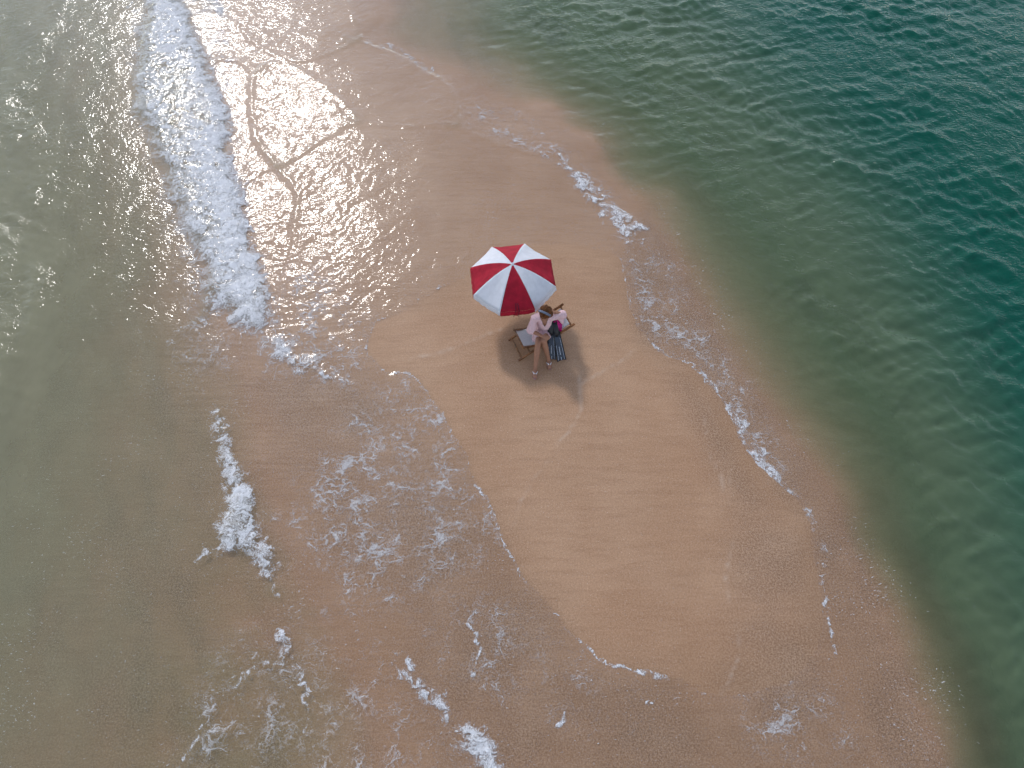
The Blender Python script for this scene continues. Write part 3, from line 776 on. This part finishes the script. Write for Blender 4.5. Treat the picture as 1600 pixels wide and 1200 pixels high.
for a, b, t, w_, ext in ((An0, An1, 0.04, wA, 0.0), (An0, An1, 0.97, wA, 0.02), (Bn0, Bn1, 0.02, wB, 0.03), (Bn0, Bn1, 0.95, wB, 0.0), (An0, An1, 0.2, wA, 0.0)):
    c = on(a, b, t); e = w_.normalized() * ext
    part('cross_bar', *tube([c - e, c + w_ + e], 0.017, 10), M_WOOD, chair)
for off in (Vector((0, 0, 0)), wA):
    p0 = on(An0, An1, 0.72) + off + wv * (-0.02 if off.length < .1 else 0.02); p1 = on(Bn0, Bn1, 0.9) + (Vector((0, 0, 0)) if off.length < .1 else wB) + wv * (-0.045 if off.length < .1 else 0.045)
    part('strut', *bar(p0, p1, 0.018, 0.028), M_WOOD, chair, False)
    cx = on(An0, An1, 0.42) + off
    part('bolt', *tube([cx - wv * 0.03, cx + wv * 0.03], 0.008, 8), M_STEEL, chair)
V, F = [], []
s0 = on(Bn0, Bn1, 0.02) + wv * 0.02 + Vector((0, 0, 0.012)); s1 = on(An0, An1, 0.97) + wv * 0.055 + Vector((0, 0, 0.014))
NSL = 28
for i in range(NSL + 1):
    t = i / NSL
    c = s0.lerp(s1, t) + Vector((0, 0, -0.60 * t * (1 - t) * (1.25 - 0.7 * t)))
    for j in range(9):
        v = j / 8
        V.append(c + wv * (0.365 * v) + Vector((0, 0, -0.012 * math.sin(math.pi * v) * math.sin(math.pi * t))))
for i in range(NSL):
    for j in range(8):
        a = i * 9 + j; F.append((a, a + 1, a + 10, a + 9))
sl = part('sling', V, F, M_SLING, chair)
md = sl.modifiers.new('thickness', 'SOLIDIFY'); md.thickness = 0.004
def sling_z(t): return (s0.lerp(s1, t)).z - 0.60 * t * (1 - t) * (1.25 - 0.7 * t)

# ------------------------------------------------------------------ person
per = empty('person', (0.56, 7.0, G), 'seated person in a pale pink shirt dress with headband and crossed legs', 'person')
def T(pts, flat=1.0, seg=12, up=None):
    return tube([P(*p[:3]) for p in pts], [p[3] for p in pts], seg, flat, up)
def S(x, y, z, r): return ball(P(x, y, z), r)
face = Vector((-0.42, -0.80, -0.42)).normalized()
right = face.cross(Vector((0, 0, 1))).normalized(); hup = right.cross(face).normalized()
HM = Matrix((right, face, hup)).transposed()
HC_ = P(0.575, 7.185, 0.985)
def H(x, y, z): return HC_ + HM @ Vector((x, y, z))
def hand(wrist, d, nrm, curl, side):
    """palm and five unequal bent fingers; d = pointing, nrm = back of the hand"""
    d = Vector(d).normalized(); nrm = Vector(nrm); nrm = (nrm - d * nrm.dot(d)).normalized(); s = d.cross(nrm) * side
    w_ = Vector(wrist)
    geo = [tube([w_ - d * 0.02, w_ + d * 0.03, w_ + d * 0.085], [0.026, 0.038, 0.04], 12, 0.42, up=nrm)]
    for i, (off, ln) in enumerate(((-0.030, 0.066), (-0.010, 0.076), (0.011, 0.071), (0.031, 0.054))):
        a = w_ + d * 0.078 + s * off
        dd = (d + s * off * 1.5).normalized()
        b = a + (dd * math.cos(curl) - nrm * math.sin(curl)) * ln * 0.55
        c = b + (dd * math.cos(curl * 2.2) - nrm * math.sin(curl * 2.2)) * ln * 0.5
        geo.append(tube([a, b, c], [0.0095, 0.009, 0.0075], 8))
    a = w_ + d * 0.025 - s * 0.03
    b = a + (d * 0.6 - s * 0.8).normalized() * 0.035
    c = b + (d * 0.9 - s * 0.25 - nrm * 0.2).normalized() * 0.032
    geo.append(tube([a, b, c], [0.013, 0.011, 0.009], 8))
    return join(*geo)
SHR, SHL = (0.40, 7.19, 0.80), (0.745, 7.215, 0.80)
ELR, WRR = (0.335, 7.09, 0.55), (0.535, 6.985, 0.525)
ELL, WRL = (0.925, 7.34, 0.69), (0.735, 7.235, 0.90)
KN1, AN1, KN2, AN2 = (0.462, 6.875, 0.43), (0.418, 6.575, 0.085), (0.565, 6.93, 0.455), (0.668, 6.775, 0.085)
def lerp3(a, b, t): return tuple(a[i] + (b[i] - a[i]) * t for i in range(3))
def limb(a, b, r): return T([lerp3(a, b, t) + (q,) for t, q in r])
body = join(
    T([(0.60, 7.27, 0.30, .10), (0.60, 7.27, 0.40, .125), (0.595, 7.255, 0.52, .105), (0.585, 7.235, 0.64, .115), (0.575, 7.215, 0.76, .115), (0.572, 7.205, 0.83, .07), (0.572, 7.20, 0.87, .052)], seg=16),
    T([(0.572, 7.21, 0.82, .06), (0.574, 7.195, 0.93, .05)]),
    T([(0.39, 7.195, 0.795, .05), (0.48, 7.20, 0.81, .066), (0.66, 7.21, 0.81, .066), (0.755, 7.22, 0.795, .05)]),
    T([(0.50, 7.27, 0.355, .10), (0.70, 7.265, 0.355, .10)]),
    limb((0.535, 7.25, 0.36), KN1, ((0, .092), (.35, .082), (.75, .063), (1, .056))),
    limb(KN1, AN1, ((-.03, .05), (.12, .053), (.32, .056), (.7, .040), (1, .032))),
    limb((0.675, 7.24, 0.36), KN2, ((0, .092), (.35, .082), (.75, .063), (1, .056))),
    limb(KN2, AN2, ((-.03, .05), (.12, .053), (.32, .056), (.7, .040), (1, .032))),
    S(*KN1, .054), S(*KN2, .054),
    limb(SHR, ELR, ((0, .05), (.4, .045), (1, .037))), limb(ELR, WRR, ((0, .038), (.3, .038), (1, .025))), S(*ELR, .038),
    limb(SHL, ELL, ((0, .05), (.4, .045), (1, .037))), limb(ELL, WRL, ((0, .038), (.3, .038), (1, .025))), S(*ELL, .038),
    hand(P(*WRR), (0.95, -0.25, -0.12), (0.1, -0.5, 0.85), 0.35, 1),
    hand(P(*WRL), (-0.75, -0.25, 0.6), (0.55, -0.2, 0.8), 0.45, -1),
    ball(HC_, (0.074, 0.090, 0.105), 18, 14, HM), ball(H(0, 0.03, -0.045), (0.056, 0.062, 0.062), 16, 12, HM),
    tube([H(0, 0.082, 0.012), H(0, 0.104, -0.018), H(0, 0.085, -0.026)], [.010, .014, .010], 8),
    ball(H(0.028, 0.078, 0.008), 0.014, 8, 6), ball(H(-0.028, 0.078, 0.008), 0.014, 8, 6),
    tube([H(-0.022, 0.086, -0.054), H(0, 0.092, -0.052), H(0.022, 0.086, -0.054)], .008, 6),
    ball(H(0.076, -0.005, -0.005), (0.010, 0.018, 0.03), 8, 8, HM), ball(H(-0.076, -0.005, -0.005), (0.010, 0.018, 0.03), 8, 8, HM),
)
feet = []
for (ak, tx) in ((AN1, (-0.03, -1.0)), (AN2, (0.10, -1.0))):
    d = Vector((tx[0], tx[1], 0)).normalized(); s = Vector((d.y, -d.x, 0)); a = P(*ak)
    gz = ground(a.x, a.y) + 0.022
    heel = Vector((a.x, a.y, gz + 0.025)) - d * 0.045
    feet.append((Vector((a.x, a.y, gz)), d, s))
    geo = [tube([a, Vector((a.x, a.y, gz + 0.045)), heel], [.032, .034, .028], 10),
           tube([heel, Vector((a.x, a.y, gz + 0.035)) + d * 0.03, Vector((a.x, a.y, gz + 0.024)) + d * 0.10, Vector((a.x, a.y, gz + 0.016)) + d * 0.145], [.028, .036, .042, .036], 12, 0.6)]
    for i, ln in enumerate((0.05, 0.046, 0.042, 0.037, 0.03)):
        b0 = Vector((a.x, a.y, gz + 0.013)) + d * (0.14 - 0.004 * i) + s * (-0.030 + 0.015 * i) * (1 if tx[0] < 0 else -1)
        geo.append(tube([b0, b0 + d * ln * 0.6, b0 + d * ln], [.010 if i else .013, .009 if i else .012, .006], 8))
    body = join(body, *geo)
bd = fused('body', body, M_SKIN, per, 0.0055, 4)
dress = join(
    T([(0.60, 7.27, 0.27, .12), (0.60, 7.27, 0.38, .155), (0.595, 7.255, 0.50, .142), (0.585, 7.235, 0.64, .142), (0.575, 7.215, 0.76, .135), (0.572, 7.208, 0.825, .085), (0.572, 7.205, 0.85, .068)], seg=18),
    T([(0.37, 7.19, 0.78, .062), (0.48, 7.20, 0.805, .082), (0.66, 7.21, 0.805, .082), (0.775, 7.225, 0.78, .062)]),
    T([(0.49, 7.27, 0.35, .125), (0.71, 7.265, 0.35, .125)]),
    limb((0.535, 7.25, 0.36), KN1, ((0, .122), (.35, .114), (.66, .098))), limb((0.675, 7.24, 0.36), KN2, ((0, .122), (.35, .112), (.62, .094))),
    T([(0.60, 7.2, 0.34, .11), (0.55, 7.02, 0.38, .085)], 0.7),
    T([(0.50, 7.18, 0.33, .11), (0.43, 7.05, 0.345, .085), (0.40, 7.0, 0.33, .05)], 0.5),
    limb(SHR, ELR, ((-.05, .07), (.35, .07), (.8, .078), (1.0, .080))), limb(ELR, WRR, ((-.1, .078), (.15, .072), (.30, .066))), S(*ELR, .077),
    limb(SHL, ELL, ((-.05, .07), (.4, .072), (.8, .082), (.95, .086))),
    T([(0.84, 7.26, 0.70, .06), (0.90, 7.24, 0.62, .05), (0.91, 7.22, 0.55, .02)], 0.6),
)
def vneck(p):
    z = p.z - G
    return 0.66 < z < 0.93 and p.y < 7.20 and abs(p.x - 0.568 - (0.85 - z) * 0.05) < (z - 0.66) * 0.34
dr = fused('shirt_dress', dress, M_DRESS, per, 0.0075, 5, vneck)
tx_ = bpy.data.textures.new('cloth_folds', 'CLOUDS'); tx_.noise_scale = 0.09
md = dr.modifiers.new('folds', 'DISPLACE'); md.texture = tx_; md.strength = 0.028; md.mid_level = 0.5; md.texture_coords = 'LOCAL'
# hair: a cap and many locks falling round the face
rs = random.Random(4)
hg = [ball(H(0, -0.012, 0.014), (0.090, 0.104, 0.110), 18, 14, HM)]
for i in range(64):
    a = rs.uniform(-0.5, math.pi + 0.5) if i % 4 else rs.uniform(0, 2 * math.pi)
    cx, cy = math.cos(a), math.sin(a)
    ln = rs.uniform(0.75, 1.05) * (1.0 if cy < 0.55 else 0.62)
    r0 = 0.09
    p0 = H(0.01 + 0.02 * cx, -0.03 + 0.02 * cy, 0.115)
    p1 = H(cx * 0.075, -0.012 + cy * 0.083, 0.075)
    p2 = H(cx * 0.098, -0.012 + cy * 0.104, -0.005)
    p3 = H(cx * (0.103 + rs.uniform(-.01, .015)), -0.01 + cy * 0.106, -0.085 * ln)
    p4 = p3 + Vector((rs.uniform(-.02, .02), rs.uniform(-.02, .02), -0.055 * ln))
    hg.append(tube([p0, p1, p2, p3, p4], [.014, .019, .018, .014, .006], 7))
fused('hair', join(*hg), M_HAIR, per, 0.005, 2)
V, F = [], []
NB = 26
for i in range(NB + 1):
    th = math.pi * (-0.08 + 1.16 * i / NB)
    for (dy, k) in ((-0.02, 1.0), (-0.012, 1.05), (0.012, 1.05), (0.02, 1.0), (0.0, 0.96)):
        x = math.cos(th) * 0.112 * k; z = math.sin(th) * 0.134 * k
        V.append(H(x, 0.030 + dy + 0.010 * math.sin(th), z - 0.004))
for i in range(NB):
    for k in range(5):
        F.append((i * 5 + k, i * 5 + (k + 1) % 5, (i + 1) * 5 + (k + 1) % 5, (i + 1) * 5 + k))
F.append((4, 3, 2, 1, 0)); F.append(tuple(NB * 5 + k for k in range(5)))
part('headband', V, F, M_BAND, per)
# flip-flops worn on both feet
for (a, d, s) in feet:
    sole = []
    n = 18
    outl = []
    for i in range(n):
        th = 2 * math.pi * i / n
        l = 0.055 + 0.13 * math.cos(th); wdt = (0.045 if math.cos(th) > 0 else 0.036) * math.sin(th)
        outl.append(a + d * l + s * wdt)
    gz = a.z - 0.022
    V = [Vector((q.x, q.y, gz)) for q in outl] + [Vector((q.x, q.y, gz + 0.020)) for q in outl]
    F = [tuple(range(n))[::-1], tuple(range(n, 2 * n))] + [(i, (i + 1) % n, n + (i + 1) % n, n + i) for i in range(n)]
    ff = part('flip_flop', V, F, M_SOLE, per, False)
    toe = a + d * 0.125 + Vector((0, 0, 0.02))
    g2 = []
    for sg in (-1, 1):
        g2.append(tube([toe, a + d * 0.095 + s * 0.022 * sg + Vector((0, 0, 0.055)), a + d * 0.03 + s * 0.044 * sg + Vector((0, 0, 0.0))], [.009, .012, .010], 8, 0.6))
    part('strap', *join(*g2), M_FLIP, ff)

# ------------------------------------------------------------------ swim fins leaning on the chair
def fin(name, top, tip, wdir, label, phase):
    top, tip = Vector(top), Vector(tip)
    d = (tip - top).normalized(); L_ = (tip - top).length
    wd = Vector(wdir); wd = (wd - d * wd.dot(d)).normalized(); nr = d.cross(wd).normalized()
    if nr.z < 0: nr = -nr
    o = empty(name, tip, label, 'swim fin'); o['group'] = 'pair of swim fins leaning on the chair'
    def q(l, w_, h): return top + d * (l * L_) + wd * w_ + nr * h
    geo = tube([q(0.0, 0, .012), q(0.05, 0, .02), q(0.16, 0, .026), q(0.28, 0, .02), q(0.36, 0, .012)], [.034, .046, .05, .046, .03], 14, 0.55, up=nr)
    pk = part('foot_pocket', *geo, M_RUBBER, o)
    part('heel_strap', *tube([q(0.02, -.045, .02), q(-0.05, -.03, .03), q(-0.07, 0, .032), q(-0.05, .03, .03), q(0.02, .045, .02)], .007, 8), M_RUBBER, pk)
    V, F = [], []
    N = 14
    def hw(t): return 0.050 + 0.032 * t ** 0.9
    def bend(t): return 0.018 * math.sin(t * 2.2 + phase)
    for side in (0.003, -0.004):
        for i in range(N + 1):
            t = i / N; l = 0.22 + 0.78 * t
            for j in range(7):
                v = j / 6 * 2 - 1
                notch = -0.020 * (1 - v * v) * (t ** 6)
                V.append(q(l + notch, v * hw(t), bend(t) + side + 0.003 * math.cos(v * 9)))
    W_ = 7; off = (N + 1) * W_
    for i in range(N):
        for j in range(6):
            a = i * W_ + j; F.append((a, a + 1, a + W_ + 1, a + W_)); F.append((off + a, off + a + W_, off + a + W_ + 1, off + a + 1))
        for j in (0, 6):
            a = i * W_ + j; F.append((a, a + W_, off + a + W_, off + a))
    for j in range(6):
        F.append((j, j + 1, off + j + 1, off + j)); a = N * W_ + j; F.append((a, a + 1, off + a + 1, off + a))
    part('blade', V, F, M_BLADE, o)
    for sg in (-1, 1):
        pts = [q(0.22 + 0.78 * i / 10, sg * (hw(i / 10) + 0.002), bend(i / 10) + 0.004) for i in range(11)]
        part('side_rail', *tube(pts, [.010 - .0006 * i for i in range(11)], 8), M_RUBBER, o)
    for w_, t0, t1, th in ((-0.72, 0.45, 0.97, .003), (0.70, 0.22, 0.97, .0032), (-0.05, 0.50, 0.78, .0055), (0.0, 0.86, 0.97, .005)):
        pts = [q(0.22 + 0.78 * (t0 + (t1 - t0) * i / 6), w_ * hw(t0 + (t1 - t0) * i / 6), bend(t0 + (t1 - t0) * i / 6) + 0.007) for i in range(7)]
        part('stripe', *tube(pts, th, 6, 0.35, up=nr), M_STRIPE, o)
    return o
fin('swim_fin', P(0.690, 7.215, 0.66), P(0.722, 6.79, 0.05), (1, 0.05, 0.1), 'dark blue swim fin with pale stripes, hanging straight down nearest the crossed legs', 0.0)
fin('swim_fin', P(0.752, 7.20, 0.64), P(0.905, 6.765, 0.05), (1, 0.3, 0.12), 'dark blue swim fin with pale stripes, splayed outward away from the legs', 0.8)

# ------------------------------------------------------------------ bright pink cloth tucked behind the fins
pc = None
V, F = [], []
for i in range(15):
    t = i / 14
    c = P(0.775 + 0.085 * t, 7.29 - 0.155 * t, 0.60 - 0.19 * t + 0.03 * math.sin(math.pi * t))
    for j in range(7):
        v = j / 6 - 0.5
        wd = 0.05 + 0.05 * math.sin(math.pi * min(1, t * 1.1))
        V.append(c + Vector((0.75 * v * wd * 2, 0.35 * v * wd * 2, 0.02 * math.sin(v * 11 + 5 * t) - 0.03 * v)))
for i in range(14):
    for j in range(6):
        a = i * 7 + j; F.append((a, a + 1, a + 8, a + 7))
hold = empty('pink_cloth', P(0.82, 7.2, 0.42), 'bright pink cloth tucked between the fins and the chair canvas', 'cloth')
cl = part('fabric', V, F, M_PINK, hold)
md = cl.modifiers.new('thickness', 'SOLIDIFY'); md.thickness = 0.008; md.offset = 0
lp = [P(0.86 + 0.035 * math.cos(a) , 7.15 + 0.02 * math.cos(a), 0.43 + 0.05 * math.sin(a)) for a in [k * math.pi / 8 for k in range(-4, 13)]]
part('drawstring', *tube(lp, 0.007, 6), M_PINK, hold)

# ------------------------------------------------------------------ shell fragments scattered on the sand
rs2 = np.random.RandomState(21)
V, F = [], []
tries = 0
sx = rs2.uniform(-3.5, 6, 5200); sy = rs2.uniform(0.2, 9.5, 5200)
sdry = sdf(sx, sy, DRY); sz = sand_height(sx, sy)
keep = (sdry > 0.03) & (rs2.rand(5200) < 0.42)
for x, y, z in zip(sx[keep], sy[keep], sz[keep]):
    s_ = rs2.uniform(0.003, 0.009); a = rs2.uniform(0, 6.28); e = rs2.uniform(0.35, 0.9)
    b0 = len(V)
    for k in range(5):
        th = a + k * 2 * math.pi / 5
        dx, dy = math.cos(th) * s_, math.sin(th) * s_ * e
        V.append((x + dx * math.cos(a) - dy * math.sin(a), y + dx * math.sin(a) + dy * math.cos(a), z - 0.001))
    V.append((x, y, z + s_ * 0.5))
    F += [(b0 + k, b0 + (k + 1) % 5, b0 + 5) for k in range(5)]
M_SHELL = plain('shell_grit', (0.58, 0.47, 0.40), 0.5, 0.4, 0.35, 0.9)
me = bpy.data.meshes.new('shell_fragments'); me.from_pydata(V, [], F); me.materials.append(M_SHELL)
sh_ = bpy.data.objects.new('shell_fragments', me); C.objects.link(sh_)
sh_['kind'] = 'stuff'; sh_['label'] = 'tiny pale shell fragments scattered over the damp sand'
